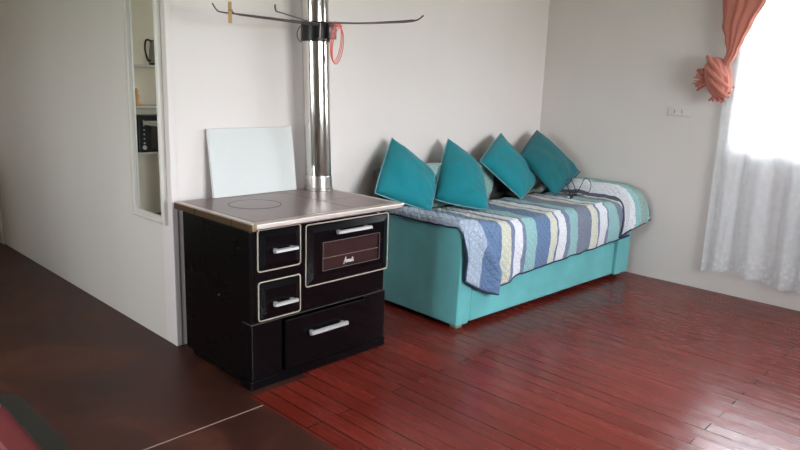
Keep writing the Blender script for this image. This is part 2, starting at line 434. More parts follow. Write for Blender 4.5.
box(bl, XL-.12, XL, LW2[0], LW2[1], 0, LW2[2]); box(bl, XL-.12, XL, LW2[0], LW2[1], LW2[3], HC)
box(bl, XL-.12, XL, LW[0], LW[1], 0, LW[2]); box(bl, XL-.12, XL, LW[0], LW[1], LW[3], HC)
struct('wall_left', bl, M['wall2'])
# right wall with the window hole
WY0, WY1, WZ0, WZ1 = -3.45, -1.665, 1.09, 2.25
bm = bmesh.new()
box(bm, W, W+.12, WY1, .12, 0, HC); box(bm, W, W+.12, YF, WY0, 0, HC)
box(bm, W, W+.12, WY0, WY1, 0, WZ0); box(bm, W, W+.12, WY0, WY1, WZ1, HC)
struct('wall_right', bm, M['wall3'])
FX0, FX1, FZ0, FZ1 = -.3, 2.1, .95, 2.2
bm = bmesh.new()
box(bm, XL-.12, FX0, YF-.12, YF, 0, HC); box(bm, FX1, W+.12, YF-.12, YF, 0, HC)
box(bm, FX0, FX1, YF-.12, YF, 0, FZ0); box(bm, FX0, FX1, YF-.12, YF, FZ1, HC)
struct('wall_front', bm, M['wall2'])
struct('ceiling', B(XL-.12, W+.12, YF-.12, YB+.12, HC, HC+.08), M['ceil'])
# corner bead on the partition's outer corner, door casing at the far end, board joint strip
struct('trim_1', B(-.004, .03, -.004, .03, 0, HC, .003, 1), M['wall'])
struct('trim_2', B(-.02, -.0005, 3.08, 3.17, 0, 2.1, .004, 1), M['whitepaint'])
struct('trim_3', B(-1.6, -.05, -.9115, -.9055, 0.0005, .0022), mat('joint_strip', srgb(150, 125, 118), .5))
def window(name, axis, a0, a1, z0, z1, pos):
    w = .034
    bm = bmesh.new()
    def bx(u0,u1,zz0,zz1,t0=-.03,t1=.03):
        if axis == 'y': box(bm, pos+t0,pos+t1,u0,u1,zz0,zz1,.004,1)
        else: box(bm, u0,u1,pos+t0,pos+t1,zz0,zz1,.004,1)
    bx(a0,a1,z0,z0+w); bx(a0,a1,z1-w,z1); bx(a0,a0+w,z0+w,z1-w); bx(a1-w,a1,z0+w,z1-w)
    mid = (a0+a1)/2; bx(mid-w/2,mid+w/2,z0+w,z1-w)
    o = tag(obj(name, bm, M['whitepaint']), kind='structure')
    bm = bmesh.new()
    for u0,u1 in ((a0+w,mid-w/2),(mid+w/2,a1-w)):
        if axis == 'y': box(bm, pos-.003,pos+.003,u0,u1,z0+w,z1-w)
        else: box(bm, u0,u1,pos-.003,pos+.003,z0+w,z1-w)
    obj('pane', bm, M['pane'], o)
window('window_1', 'y', WY0, WY1, WZ0, WZ1, W+.06)
window('window_2', 'x', FX0, FX1, FZ0, FZ1, YF-.06)
window('added_window_left', 'y', LW[0], LW[1], LW[2], LW[3], XL-.06)  # unseen opening, added and sized for light from the left
window('added_window_hall', 'y', LW2[0], LW2[1], LW2[2], LW2[3], XL-.06)  # unseen small opening, added to brighten the hall end in the mirror

# ------------------------------------------------------------------ wood stove
ST = empty('wood_stove', (0.44, -.43, 0))
tag(ST, 'black enamelled wood cooking stove with chrome handles and iron hotplate', 'stove')
ST_parts = []
def sp(name, bm, m, smooth=False, parent=None, auto=30, mats=None):
    o = obj(name, bm, m, None, smooth, mats, auto)
    o.parent = parent or ST
    if parent is None: o.location = -ST.location
    return o
Fy = -.745
bm = bmesh.new(); box(bm, .0, .892, Fy, -.10, .03, .802, .016, 4)
sp('body', bm, M['enamel_side'], True)
bm = bmesh.new(); box(bm, .012, .88, Fy-.003, Fy+.004, .345, .80, .003, 1)
sp('front_plate', bm, M['enamel'], True)
# lower half: skirt and plinth
bm = bmesh.new()
box(bm, -.004, .178, Fy-.006, -.672, .045, .334, .006, 2)
sp('corner_panel', bm, M['enamel'], True)
bm = bmesh.new(); box(bm, .726, .896, Fy-.004, -.62, .045, .334, .005, 2); sp('corner_panel', bm, M['enamel'], True)
bm = bmesh.new(); box(bm, -.012, .898, Fy-.010, -.66, 0, .046, .005, 2); box(bm, .002, .885, -.67, -.18, .012, .046)
sp('plinth', bm, M['enamel'], True)
for yy in (-.17,):
    for xx in (.03, .83):
        bm = bmesh.new(); box(bm, xx, xx+.03, yy, yy+.05, 0, .05, .003, 1); sp('rear_foot', bm, M['enamel_side'])
bm = bmesh.new(); box(bm, -.0045, .0, Fy+.0, -.672, .334, .337); box(bm, .0, .89, Fy-.0075, Fy-.003, .3345, .3375)
sp('seam_strip', bm, mat('seam_grey', srgb(92, 84, 82), .4, .5))
def handle(parent, x0, x1, z, y, h=.018):
    bm = bmesh.new()
    # bar with wedge profile and two posts
    y1 = y-.040
    prof = [(y1+.012, z+h*.55), (y1, z+h*.35), (y1-.002, z-h*.3), (y1+.016, z-h*.55), (y1+.022, z+h*.2)]
    a = [bm.verts.new((x0+.004, q[0], q[1])) for q in prof]; b = [bm.verts.new((x1-.004, q[0], q[1])) for q in prof]
    c0 = [bm.verts.new((x0, q[0]+.003, q[1])) for q in prof]; 
    for k in range(5): bm.faces.new((a[k], b[k], b[(k+1)%5], a[(k+1)%5]))
    bm.faces.new(b)
    for k in range(5): bm.faces.new((c0[k], a[k], a[(k+1)%5], c0[(k+1)%5]))
    bm.faces.new(c0[::-1])
    for xx in (x0+.012, x1-.03):
        box(bm, xx, xx+.018, y1+.012, y+.001, z-.008, z+.008, .002, 1)
    return sp('handle', bm, M['handle'], True, parent, 25)
def door(name, x0, x1, z0, z1, inset=.014, depth=.018, window_rect=None, hd=None, trim_m='trim', beads='all', bevel=.022):
    bm = bmesh.new(); y = Fy-.003
    # raised panel: outer rim, sloping shoulder, flat field
    a = (x0, x1, z0, z1, y); b = (x0+.003, x1-.003, z0+.003, z1-.003, y-depth*.45)
    c = (x0+bevel, x1-bevel, z0+bevel, z1-bevel, y-depth)
    rings = []
    for (p0,p1,q0,q1,yy) in (a,b,c):
        rings.append([bm.verts.new(t) for t in ((p0,yy,q0),(p1,yy,q0),(p1,yy,q1),(p0,yy,q1))])
    for r0, r1 in zip(rings, rings[1:]):
        for k in range(4): bm.faces.new((r0[k], r0[(k+1)%4], r1[(k+1)%4], r1[k]))
    if window_rect:
        wx0,wx1,wz0,wz1 = window_rect; yy = y-depth
        r = [bm.verts.new(t) for t in ((wx0,yy,wz0),(wx1,yy,wz0),(wx1,yy,wz1),(wx0,yy,wz1))]
        s = [bm.verts.new((v.co.x, y-.004, v.co.z)) for v in r]
        for k in range(4):
            bm.faces.new((rings[2][k], rings[2][(k+1)%4], r[(k+1)%4], r[k]))
            bm.faces.new((r[k], r[(k+1)%4], s[(k+1)%4], s[k]))
    else: bm.faces.new(rings[2])
    bm.faces.new(rings[0][::-1])
    d = sp(name, bm, M['enamel'])
    if beads:
        bm = bmesh.new(); w = .006
        X0,X1,Z0,Z1 = x0-w,x1+w,z0-w,z1+w; yb = Fy-.002
        rc = .014; lp = []
        for cx_, cz_, a0 in ((X1-rc,Z1-rc,0),(X0+rc,Z1-rc,90),(X0+rc,Z0+rc,180),(X1-rc,Z0+rc,270)):
            for i in range(6):
                a = math.radians(a0+90*i/5); lp.append((cx_+rc*math.cos(a), yb-.006, cz_+rc*math.sin(a)))
        tube(bm, lp, .0036, 8, True)
        sp('bead', bm, M[trim_m], True, d)
    if window_rect:
        wx0,wx1,wz0,wz1 = window_rect
        bm = bmesh.new(); box(bm, wx0,wx1,y-.008,y-.004,wz0,wz1)
        g = sp('window_glass', bm, M['ovenglass'], False, d)
        bm = bmesh.new(); frame_loop(bm, wx0-.001, wx1+.001, wz0-.001, wz1+.001, y-depth+.001, .0018, .0016, 0)
        sp('window_bead', bm, M['seamc'], False, d)
        bm = bmesh.new(); zz = wz0+.062; box(bm, wx0+.003, wx1-.003, y-.010, y-.008, zz, zz+.0018)
        sp('window_line', bm, M['seamc'], False, d)
    if hd: handle(d, *hd, y-depth)
    return d
door('firebox_door', .041, .279, .600, .792, hd=(.102, .240, .694), bevel=.03)
door('ash_door', .043, .279, .353, .535, hd=(.100, .240, .428), bevel=.03)
OD = door('oven_door', .325, .892, .470, .780, bevel=.035, window_rect=(.420, .822, .535, .684), hd=(.495, .732, .733))
# chrome script on the oven window
bm = bmesh.new()
def stroke(pts, r=.0022):
    tube(bm, smooth_path(pts, 5), r, 5)
sx, sz, k, yl = .568, .552, .0265, Fy-.0125
def L(pts): return [(sx+x*k, yl, sz+z*k*1.0) for x, z in pts]
stroke(L([(0,-.25),(.15,.0),(.45,.8),(.62,1.15),(.60,.5),(.62,0),(.75,.05)]))
stroke(L([(.18,.45),(.45,.5),(.7,.48)]))
stroke(L([(.75,.05),(.85,.5),(.9,.5),(.9,.0),(1.0,.4),(1.12,.55),(1.14,.0),(1.25,.4),(1.37,.52),(1.4,.05),(1.5,.05)]))
stroke(L([(1.5,.12),(1.7,.3),(1.72,.5),(1.58,.5),(1.55,.15),(1.7,0),(1.85,.15)]))
stroke(L([(1.85,.15),(2.0,.52),(2.05,.2),(1.9,.0),(2.15,.08),(2.25,.4),(2.35,.95)]))
stroke(L([(2.35,.95),(2.28,.3),(2.35,.02),(2.5,.15),(2.6,.45),(2.58,.05),(2.72,.08)]))
stroke(L([(2.2,.6),(2.5,.62)])); stroke(L([(2.66,.68),(2.69,.72)]))
sp('lettering', bm, M['logo'], True, OD)
bm = bmesh.new(); tube(bm, [(.815,Fy-.004,.794),(.815,Fy-.016,.794)], .005, 12); sp('knob', bm, M['handle'], True)
# storage drawer
bm = bmesh.new()
box(bm, .186, .722, Fy-.022, Fy+.01, .055, .322, .004, 1)
D = sp('drawer', bm, M['enamel'])
handle(D, .322, .572, .228, Fy-.022, .022)
bm = bmesh.new(); box(bm, .179, .725, Fy, Fy+.006, .05, .33); sp('drawer_recess', bm, M['darkgap'])
# top: rail frame, iron plates
Z = .838
TX0, TX1, TY0, TY1 = -.015, .978, -.792, -.055
bm = bmesh.new()
box(bm, TX0+.004, TX1-.015, TY0+.045, TY1, .800, .826)
sp('top_base', bm, M['enamel_side'])
bm = bmesh.new()
box(bm, TX0+.01, TX1, TY0, TY0+.048, .806, Z+.001, .009, 3)     # front rail
sp('front_rail', bm, M['bright'], True)
bm = bmesh.new()
box(bm, TX0, TX0+.034, TY0+.012, TY1, .818, Z+.001, .004, 2)
sp('side_rail', bm, M['bright'], True)
bm = bmesh.new()
box(bm, TX0-.006, TX0+.003, TY0+.012, TY1-.002, .802, Z-.003, .004, 2)
sp('side_edge_strip', bm, M['brass'], True)
for yy in (-.28, -.62):
    bm = bmesh.new(); box(bm, TX0-.007, TX0+.001, yy, yy+.004, .803, Z-.003); sp('strip_joint', bm, M['darkgap'])
bm = bmesh.new(); box(bm, TX1-.028, TX1, TY0+.045, TY1, .812, Z, .005, 2); sp('side_rail', bm, M['bright'], True)
bm = bmesh.new(); tube(bm, [(TX1-.004, TY0+.02, .828), (TX1+.018, TY0+.02, .828)], .009, 12); sp('rail_end_knob', bm, M['handle'], True)
bm = bmesh.new(); box(bm, TX0-.004, TX0+.022, TY0-.001, TY0+.022, .803, Z-.002, .004, 2); sp('rail_corner', bm, M['brass'], True)
bm = bmesh.new()
px0, px1, py0, py1 = TX0+.040, TX1-.032, TY0+.052, TY1-.004
xs = .644
box(bm, px0, xs-.0015, py0, py1, .824, Z-.001, .002, 1); box(bm, xs+.0015, px1, py0, -.4805, .824, Z-.001, .002, 1); box(bm, xs+.0015, px1, -.4775, py1, .824, Z-.001, .002, 1)
HP = sp('hotplate', bm, M['iron'])
bm = bmesh.new(); box(bm, px0-.006, px1+.004, py0-.005, py1+.002, .822, .8255); sp('plate_gap', bm, M['darkgap'])
def ring(r0, r1, z0, z1, cx, cy, a0=0, a1=2*PI, n=64):
    bm = bmesh.new(); P = []
    full = abs(a1-a0-2*PI) < 1e-6
    for i in range(n if full else n+1):
        a = a0+(a1-a0)*i/n; c, s = math.cos(a), math.sin(a)
        P.append([bm.verts.new((cx+r*c, cy+r*s, z)) for r, z in ((r0,z0),(r1,z0),(r1,z1),(r0,z1))])
    for i in range(len(P) if full else len(P)-1):
        A, Bq = P[i], P[(i+1)%len(P)]
        for k in range(4): bm.faces.new((A[k], Bq[k], Bq[(k+1)%4], A[(k+1)%4]))
    return bm
sp('ring_gap', ring(.136, .1395, Z-.004, Z-.0004, .290, -.352), M['darkgap'], False, HP).location = (0,0,0)
sp('ring_gap', ring(.168, .171, Z-.004, Z-.0006, .470, -.245, math.radians(20), math.radians(120)), M['darkgap'], False, HP).location = (0,0,0)
bm = bmesh.new(); lathe(bm, [(.133, -.004), (.135, -.0003), (.132, .0004), (.001, .0004)], 64, (.290, -.352, Z-.0005))
sp('pot_ring', bm, M['iron'], False, HP).location = (0,0,0)
bm = bmesh.new(); tube(bm, [(-.0005,-.46,.42),(-.004,-.46,.42)], .004, 8); sp('side_rivet', bm, M['handle'], True)

# ------------------------------------------------------------------ stove pipe
PX, PY, PR = .888, -.150, .079
lean = (-.036, 0)
PP = empty('stove_pipe', (PX, PY, Z))
tag(PP, 'shiny steel chimney pipe rising from the back of the black stove', 'stove pipe')
bm = bmesh.new()
lathe(bm, [(PR, .055), (PR, .5), (PR, 1.0), (PR, HC-Z-.001)], 64, (0,0,0), lean)
obj('pipe', bm, M['pipe'], PP, True, auto=40)
bm = bmesh.new()
lathe(bm, [(PR+.008, .0005), (PR+.008, .012), (PR+.003, .018), (PR+.003, .085), (PR+.001, .09), (PR-.002, .09)], 64, (0,0,0), lean)
obj('collar', bm, M['pipe_dull'], PP, True, auto=30)
bm = bmesh.new()
aS = math.radians(218)
tube(bm, [(lean[0]*z+(PR+.0005)*math.cos(aS), (PR+.0005)*math.sin(aS), z) for z in (.09, .5, 1, 1.5, HC-Z-.01)], .0022, 6)
obj('seam', bm, M['pipe_dull'], PP, True)

# ------------------------------------------------------------------ drying rack clamped on the pipe
def pc(z): return (PX+lean[0]*(z-Z), PY)
RK = empty('drying_rack', (pc(1.77)[0], PY, 1.77))
tag(RK, 'wire drying rack with thin arms clamped around the shiny stove pipe', 'drying rack')
def rk(name, bm, m, smooth=True, auto=35):
    o = obj(name, bm, m, RK, smooth, auto=auto); o.location = -RK.location; return o
bm = bmesh.new(); cx, cy = pc(1.77)
lathe(bm, [(PR+.001, 1.716), (PR+.006, 1.716), (PR+.006, 1.826), (PR+.001, 1.826)], 48, (cx, cy, 0))
rk('clamp_band', bm, M['black_metal'])
bm = bmesh.new(); fx = math.cos(math.radians(-115)); fy = math.sin(math.radians(-115))
hx, hy = cx+(PR+.02)*fx, cy+(PR+.02)*fy
box(bm, hx-.012, hx+.012, hy-.012, hy+.014, 1.735, 1.825, .003, 1)
rk('hinge_block', bm, M['black_metal'], False)
bm = bmesh.new(); box(bm, cx+.055, cx+.100, cy-.075, cy-.035, 1.735, 1.822, .003, 1); box(bm, cx+.015, cx+.05, cy-.105, cy-.06, 1.735, 1.815, .003, 1)
rk('clamp_bracket', bm, M['wire'], False)
def rod(pts):
    bm = bmesh.new(); tube(bm, smooth_path(pts, 6), .0038, 8); rk('arm', bm, M['wire'])
rod([(hx, hy, 1.812), (.60,-.30,1.806), (.25,-.365,1.801), (.09,-.395,1.798), (.055,-.402,1.806), (.030,-.408,1.832)])
rod([(hx, hy, 1.802), (.60,-.285,1.799), (.30,-.335,1.799), (.20,-.352,1.800), (.165,-.357,1.812), (.145,-.360,1.832)])
rod([(hx, hy-.004, 1.808), (.58,-.40,1.805), (.30,-.602,1.802), (.215,-.664,1.800), (.195,-.678,1.808), (.185,-.69,1.826)])
rod([(hx+.02, hy, 1.820), (.865,-.5,1.808), (.835,-.85,1.798), (.825,-.95,1.799), (.82,-1.0,1.806), (.816,-1.035,1.822)])
rod([(hx+.03, hy, 1.824), (.885,-.5,1.812), (.85,-.85,1.806), (.837,-.93,1.806), (.83,-.97,1.803)])
bm = bmesh.new()
tube(bm, smooth_path([(.667,-.27,1.79),(.64,-.275,1.775),(.622,-.28,1.745),(.628,-.28,1.715),(.655,-.27,1.70),(.675,-.25,1.702)], 6), .0022, 6)
rk('wire_loop', bm, M['black_metal'])
bm = bmesh.new(); tube(bm, [(hx-.008, hy-.012, 1.735), (hx-.008, hy-.014, 1.815)], .004, 8); rk('hinge_pin', bm, M['wire'])
# red cord hanging on the bracket
bm = bmesh.new()
for (dx, dz, ph) in ((0, 0, 0), (.016, -.012, .4), (-.014, .012, -.3)):
    pts = []
    for i in range(16):
        a = 2*PI*i/16
        pts.append((.918+dx*.8+(.040+.004*math.sin(ph))*math.cos(a), -.268-.012*math.sin(a)+dx*.3, 1.706+dz+.105*math.sin(a)+.012*math.cos(a+ph)))
    tube(bm, smooth_path(pts, 3, True), .0026, 6, True)
tube(bm, smooth_path([(.87,-.26,1.815),(.89,-.285,1.825),(.915,-.28,1.818),(.935,-.27,1.812),(.955,-.27,1.808)], 5), .0045, 6)
tube(bm, smooth_path([(.88,-.27,1.80),(.90,-.285,1.812),(.925,-.275,1.80),(.945,-.27,1.816)], 5), .0035, 6)
tag(obj('cord', bm, M['cord'], None, True), 'coiled red cord hanging at the right of the pipe clamp', 'cord')
# clothes peg on the longest left arm
PG = empty('clothes_peg', (.135, -.387, 1.80)); tag(PG, 'wooden clothes peg clipped on the left arm of the drying rack', 'clothes peg')
for s in (-1, 1):
    bm = bmesh.new()
    prof = [(-.048, .0035*s), (-.048, .009*s), (.0, .010*s), (.05, .012*s), (.05, .006*s), (.01, .003*s)]
    a = [bm.verts.new((-.006, q[1], q[0])) for q in prof]; b = [bm.verts.new((.009, q[1], q[0])) for q in prof]
    for k in range(6): bm.faces.new((a[k], b[k], b[(k+1)%6], a[(k+1)%6]))
    bm.faces.new(a); bm.faces.new(b)
    o = obj('prong', bm, M['wood'], PG); o.rotation_euler = (0, 0, math.radians(-35)); o.scale=(1.1,1,1)
bm = bmesh.new(); tube(bm, smooth_path([(-.008,-.012,.012),(.011,-.012,.012),(.012,.0,.016),(.011,.012,.012),(-.008,.012,.012)], 4), .0016, 6)
o = obj('spring', bm, M['wire'], PG, True); o.rotation_euler = (0,0,math.radians(-35))

# ------------------------------------------------------------------ white board leaning on the wall, standing on the stove
bm = bmesh.new(); box(bm, .205, .770, -.0, .022, 0, .382, .002, 1)
o = obj('splash_board', bm, M['panel']); o.location = (0, -.086, Z+.0005); o.rotation_euler = (math.radians(-8), 0, 0)
tag(o, 'glossy white rectangular board leaning on the wall behind the hotplate', 'board')

# ------------------------------------------------------------------ mirror hung on the partition
MR = empty('wall_mirror', (0, .246, .70)); tag(MR, 'tall narrow mirror in a white moulded frame on the left wall', 'mirror')
def mrp(name, bm, m, smooth=False):
    o = obj(name, bm, m, MR, smooth, auto=30); o.location = -MR.location; return o
y0, y1, z0, z1 = .052, .442, .690, 2.16
fw = .042
bm = bmesh.new()
prof = [(0, 0), (0, -.020), (.010, -.026), (.016, -.016), (.024, -.018), (.030, -.024), (.038, -.020), (fw, -.008), (fw, -.002)]  # (inward, x)
rings = []
for d, x in prof:
    rings.append([bm.verts.new((x-.001, yy, zz)) for yy, zz in ((y0+d,z0+d),(y1-d,z0+d),(y1-d,z1-d),(y0+d,z1-d))])
for a, b in zip(rings, rings[1:]):
    for k in range(4): bm.faces.new((a[k], a[(k+1)%4], b[(k+1)%4], b[k]))
mrp('frame', bm, M['whitepaint'])
bm = bmesh.new(); box(bm, -.0065, -.0015, y0+fw-.004, y1-fw+.004, z0+fw-.004, z1-fw+.004); mrp('mirror_glass', bm, M['mirror'])

# ------------------------------------------------------------------ sofa bed
SO = empty('sofa_bed', (1.38, -.90, 0), math.atan2(-.08, 2.12))
tag(SO, 'turquoise velvet sofa bed against the back wall beside the stove', 'sofa')
SW, SD = 2.135, .855
def so(name, bm, m, smooth=True, auto=40): return obj(name, bm, m, SO, smooth, auto=auto)
def side(x0, x1, top, y0=0, r=.05):
    bm = bmesh.new()
    prof = []
    y1 = SD
    prof += [(y0+.012, .03), (y0, .06), (y0-.004, top-.22)]
    for i in range(7):
        a = PI - i*PI/12
        prof.append((y0+.09+.09*math.cos(a)*1.0, top-.09+.09*math.sin(a)))
    prof += [(y1-.02, top+.02), (y1, top), (y1, .03)]
    a = [bm.verts.new((x0, q[0], q[1])) for q in prof]; b = [bm.verts.new((x1, q[0], q[1])) for q in prof]
    n = len(prof)
    for k in range(n): bm.faces.new((a[k], b[k], b[(k+1)%n], a[(k+1)%n]))
    fa = bm.faces.new(a); fb = bm.faces.new(b[::-1])
    es = [e for e in bm.edges if (e.verts[0] in a and e.verts[1] in a) or (e.verts[0] in b and e.verts[1] in b)]
    bmesh.ops.bevel(bm, geom=es, offset=.014, segments=3, profile=.5, affect='EDGES')
    return bm
so('arm', side(0, .125, .665), M['teal'])
so('arm', side(SW-.22, SW-.02, .728, -.02), M['teal'])
bm = bmesh.new(); box(bm, .128, SW-.223, .006, SD-.1, .035, .30, .015, 3); so('base', bm, M['teal'])
bm = bmesh.new(); box(bm, .128, SW-.223, .004, SD-.12, .303, .60, .03, 4); so('seat', bm, M['teal'])
bm = bmesh.new(); box(bm, .01, SW-.03, SD-.10, SD-.02, .10, .925, .02, 3); so('back_frame', bm, M['charcoal'])
# backrest cushions, draped in striped cloth
bk = [(0, srgb(150,172,168)), (.26, srgb(158,180,176)), (.66, srgb(104,108,116)), (.80, srgb(150,178,172)), (1.14, srgb(60,54,56)), (1.62, srgb(190,184,176)), (1.85, srgb(96,100,112)), (2.0, srgb(158,186,180))]
bkm = stripe_mat('striped_back_cover', bk, 0, 2.2, quilt=False)
for (x0, x1, zt) in ((.10, .72, .945), (.73, 1.36, .925), (1.37, 1.93, .93)):
    pts = []; uvs = []
    for i in range(25):
        u = i/24; ex = (1-abs(2*u-1)**4)
        row = []; ru = []
        for j in range(33):
            a = -PI/2 + 2*PI*j/32
            cy_, sz_ = math.cos(a), math.sin(a)
            rad = lambda c: math.copysign(abs(c)**.55, c)
            y = SD-.128 + .036*rad(cy_)*(.35+.65*ex) + .015*math.sin(u*9+j)
            z = .60+(zt-.60)/2 + (zt-.60)/2*rad(sz_)*(.75+.25*ex)
            x = lerp(x0, x1, u)
            row.append((x, y, z)); ru.append((x, z))
        pts.append(row); uvs.append(ru)
    bm = bmesh.new(); vs = grid(bm, pts, uvs)
    bmesh.ops.remove_doubles(bm, verts=bm.verts, dist=.0005)
    bmesh.ops.holes_fill(bm, edges=[e for e in bm.edges if e.is_boundary])
    so('back_cushion', bm, bkm)
for x, y in ((.03, .03), (SW-.10, .03), (.03, SD-.10), (SW-.10, SD-.10)):
    bm = bmesh.new(); box(bm, x, x+.06, y, y+.06, 0, .036, .008, 2); so('foot', bm, M['foot'])

# ------------------------------------------------------------------ quilted striped blanket
pale=srgb(172,184,202); blue=srgb(104,128,164); cream=srgb(216,213,196); thin=srgb(122,132,160); white=srgb(230,228,233); mint=srgb(150,190,192); slate=srgb(126,132,150); dark=srgb(96,100,116); yel=srgb(208,208,130); sage=srgb(150,172,164)
st = [(1.20,pale),(1.545,blue),(1.745,cream),(1.83,thin),(1.872,white),(1.955,thin),(1.982,mint),(2.105,blue),(2.275,cream),(2.340,thin),(2.366,white),(2.455,thin),(2.50,mint),(2.62,slate),(2.795,cream),(2.885,thin),(2.915,white),(3.015,thin),(3.045,mint),(3.155,slate),(3.232,cream),(3.256,dark),(3.305,white),(3.455,mint),(3.53,sage),(3.60,mint)]
qm = stripe_mat('striped_quilt', st, 1.2, 3.9)
def yfront(x): return -.90-.0377*(x-1.38)-.028
# path of the cloth from left to right: (x, z, u, y_front offset, hem z)
key = [(1.372,.650,1.36,.0,.345),(1.370,.678,1.385,.0,.34),(1.385,.692,1.41,0,.335),(1.45,.690,1.48,-.012,.30),(1.50,.684,1.53,-.022,.27),(1.60,.668,1.62,-.004,.225),(1.70,.648,1.71,.004,.200),(1.80,.640,1.80,.004,.232),(1.95,.638,1.95,.002,.278),(2.3,.640,2.3,-.002,.290),(2.6,.642,2.6,-.004,.312),(3.0,.640,3.0,-.006,.322),(3.18,.638,3.18,-.006,.335),(3.235,.640,3.24,-.008,.345),(3.262,.655,3.28,-.012,.355),(3.272,.69,3.33,-.03,.375),(3.280,.735,3.38,-.06,.41),(3.30,.756,3.43,-.085,.43),(3.35,.764,3.50,-.105,.445),(3.42,.763,3.56,-.110,.455),(3.475,.752,3.62,-.110,.465),(3.505,.72,3.67,-.10,.50)]
cols = []
sub = 7
P = [V((k[0],k[1],k[2])) for k in key]
for i in range(len(key)-1):
    for s in range(sub if i < len(key)-2 else sub+1):
        t = s/sub; k0, k1 = key[i], key[i+1]
        cols.append([lerp(k0[q], k1[q], t) for q in range(5)])
pts, uvs = [], []
for (x, z, u, yo, hem) in cols:
    yf = yfront(x)+yo; row = []; ru = []
    arm = max(0, min(1, (x-3.255)/.05)); left = max(0, min(1, (1.75-x)/.3))
    yb = -.30 - .0377*(x-1.38)
    r = .062 if arm < .5 else .05
    prof = []
    zt = z
    n1 = 26
    for j in range(n1): prof.append((lerp(yb, yf+r, j/n1), zt))
    n2 = 10
    ry, rz_ = lerp(.062, .20, arm), lerp(.062, .22, arm)
    prof = [(lerp(yb, yf+ry, j/n1), zt) for j in range(n1)]
    r = rz_
    for j in range(n2+1):
        a = PI/2*j/n2
        prof.append((yf+ry-ry*math.sin(a), zt-rz_+rz_*math.cos(a)))
    n3 = 18
    for j in range(1, n3+1):
        prof.append((yf - .012*math.sin(j/n3*PI)*1.0, lerp(zt-r, min(hem, zt-r-.02), j/n3)))
    acc = 0; prev = None
    # splay of the hanging part: left corner flares to the right at the bottom
    for j, (y, zz) in enumerate(prof):
        d = max(0, zt-zz); hang = min(1, d/.3)
        xx = x + .03*left*hang*0
        if x < 1.40: xx += .030*hang
        if arm: xx += -.02*hang*arm + .045*max(0, 1-abs(zz-.53)/.14)*arm*(x-3.26)/.27
        elif x > 3.0: xx += .16*hang*min(1,(x-3.0)/.24)
        if prev is not None: acc += math.hypot(y-prev[0], zz-prev[1])
        prev = (y, zz)
        nzv = noise.noise(V((xx*5, acc*6, 0)))*.011 + noise.noise(V((xx*19, acc*19, 3)))*.006
        # soft puckers on the hanging front
        wob = .009*math.sin(x*23+2*math.sin(x*7))*hang
        if 1.40 < x < 1.9:
            # the bunched fold near the left arm
            f = 1.44+.22*hang
            wob -= .052*math.exp(-((x-f)/.045)**2)*min(1, hang*1.6)
            wob += .018*math.exp(-((x-f-.10)/.05)**2)*hang
        ynew, znew = y + wob, zz
        if j < n1+3: znew += nzv + .002
        else: ynew += nzv
        row.append((xx, ynew, znew)); ru.append((u + (.03*hang if x<1.8 else 0)*0, acc))
    pts.append(row); uvs.append(ru)
BLK = empty('quilt', (2.4, -.93, .64)); tag(BLK, 'quilted striped blanket in blues, white and cream covering the sofa seat', 'blanket')
bm = bmesh.new(); grid(bm, pts, uvs)
q = obj('cloth', bm, qm, BLK, True); q.location = -BLK.location
md = q.modifiers.new('thick', 'SOLIDIFY'); md.thickness = .008; md.offset = 0
edge = [pts[0][j] for j in range(len(pts[0]))] + [pts[i][-1] for i in range(1, len(pts))] + [pts[-1][j] for j in range(len(pts[0])-2, -1, -1)]
bm = bmesh.new(); tube(bm, edge[::1], .0075, 8)
o = obj('binding', bm, M['navy'], BLK, True); o.location = -BLK.location
o['label'] = 'dark navy edge binding'

# ------------------------------------------------------------------ pillows
def pillow(corners, thick, label, m, pm, pull=-.015):
    c = [V(p) for p in corners]
    cen = sum(c, V())/4
    n = (c[1]-c[0]).cross(c[3]-c[0]) + (c[3]-c[2]).cross(c[1]-c[2])
    n.normalize()
    if n.y > 0: n = -n
    root = empty('pillow', cen); tag(root, label, 'pillow', 'four teal pillows along the sofa back')
    bm = bmesh.new(); K = 22
    top, bot = [], []
    def base(u, v):
        # sides drawn in slightly between the pointed corners
        p = c[0]*(1-u)*(1-v) + c[1]*u*(1-v) + c[2]*u*v + c[3]*(1-u)*v
        eu = 4*u*(1-u); ev = 4*v*(1-v)
        p = p + (cen-p)*pull*(eu*(1-ev)**2 + ev*(1-eu)**2)
        return p
    for i in range(K+1):
        rt, rb = [], []
        for j in range(K+1):
            u, v = i/K, j/K
            eu, ev = 4*u*(1-u), 4*v*(1-v)
            h = thick*(eu**.55)*(ev**.55)
            p = base(u, v)
            w = noise.noise(p*7+V((cen.x*3,0,0)))*.022 + noise.noise(p*13)*.012
            ex = min(eu, ev)**.5
            dc = math.hypot(1-u, v-.12)
            w += .011*math.sin(34*(u*.45+v)+3*noise.noise(p*5))*math.exp(-(dc/.42)**2) + .006*math.sin(30*math.hypot(u, 1-v))*math.exp(-((u*u+(1-v)**2)/.08))
            rt.append(p + n*(h*.62+w*ex)-cen); rb.append(p - n*(h*.38-w*ex*.3)-cen)
        top.append(rt); bot.append(rb)
    vt = grid(bm, top); vb = grid(bm, bot)
    bmesh.ops.remove_doubles(bm, verts=bm.verts, dist=.0008)
    obj('cover', bm, m, root, True)
    loop = [base(i/K, 0) for i in range(K)] + [base(1, j/K) for j in range(K)] + [base(1-i/K, 1) for i in range(K)] + [base(0, 1-j/K) for j in range(K)]
    bm = bmesh.new(); tube(bm, [p-cen for p in loop], .0042, 6, True)
    obj('piping', bm, pm, root, True)
    return root
pillow([(1.28,-.245,.791),(1.640,-.42,.658),(1.885,-.23,.857),(1.571,-.098,1.127)], .17, 'teal pillow nearest the stove, overlapping its corner', M['pillow'], M['piping'], -.035)
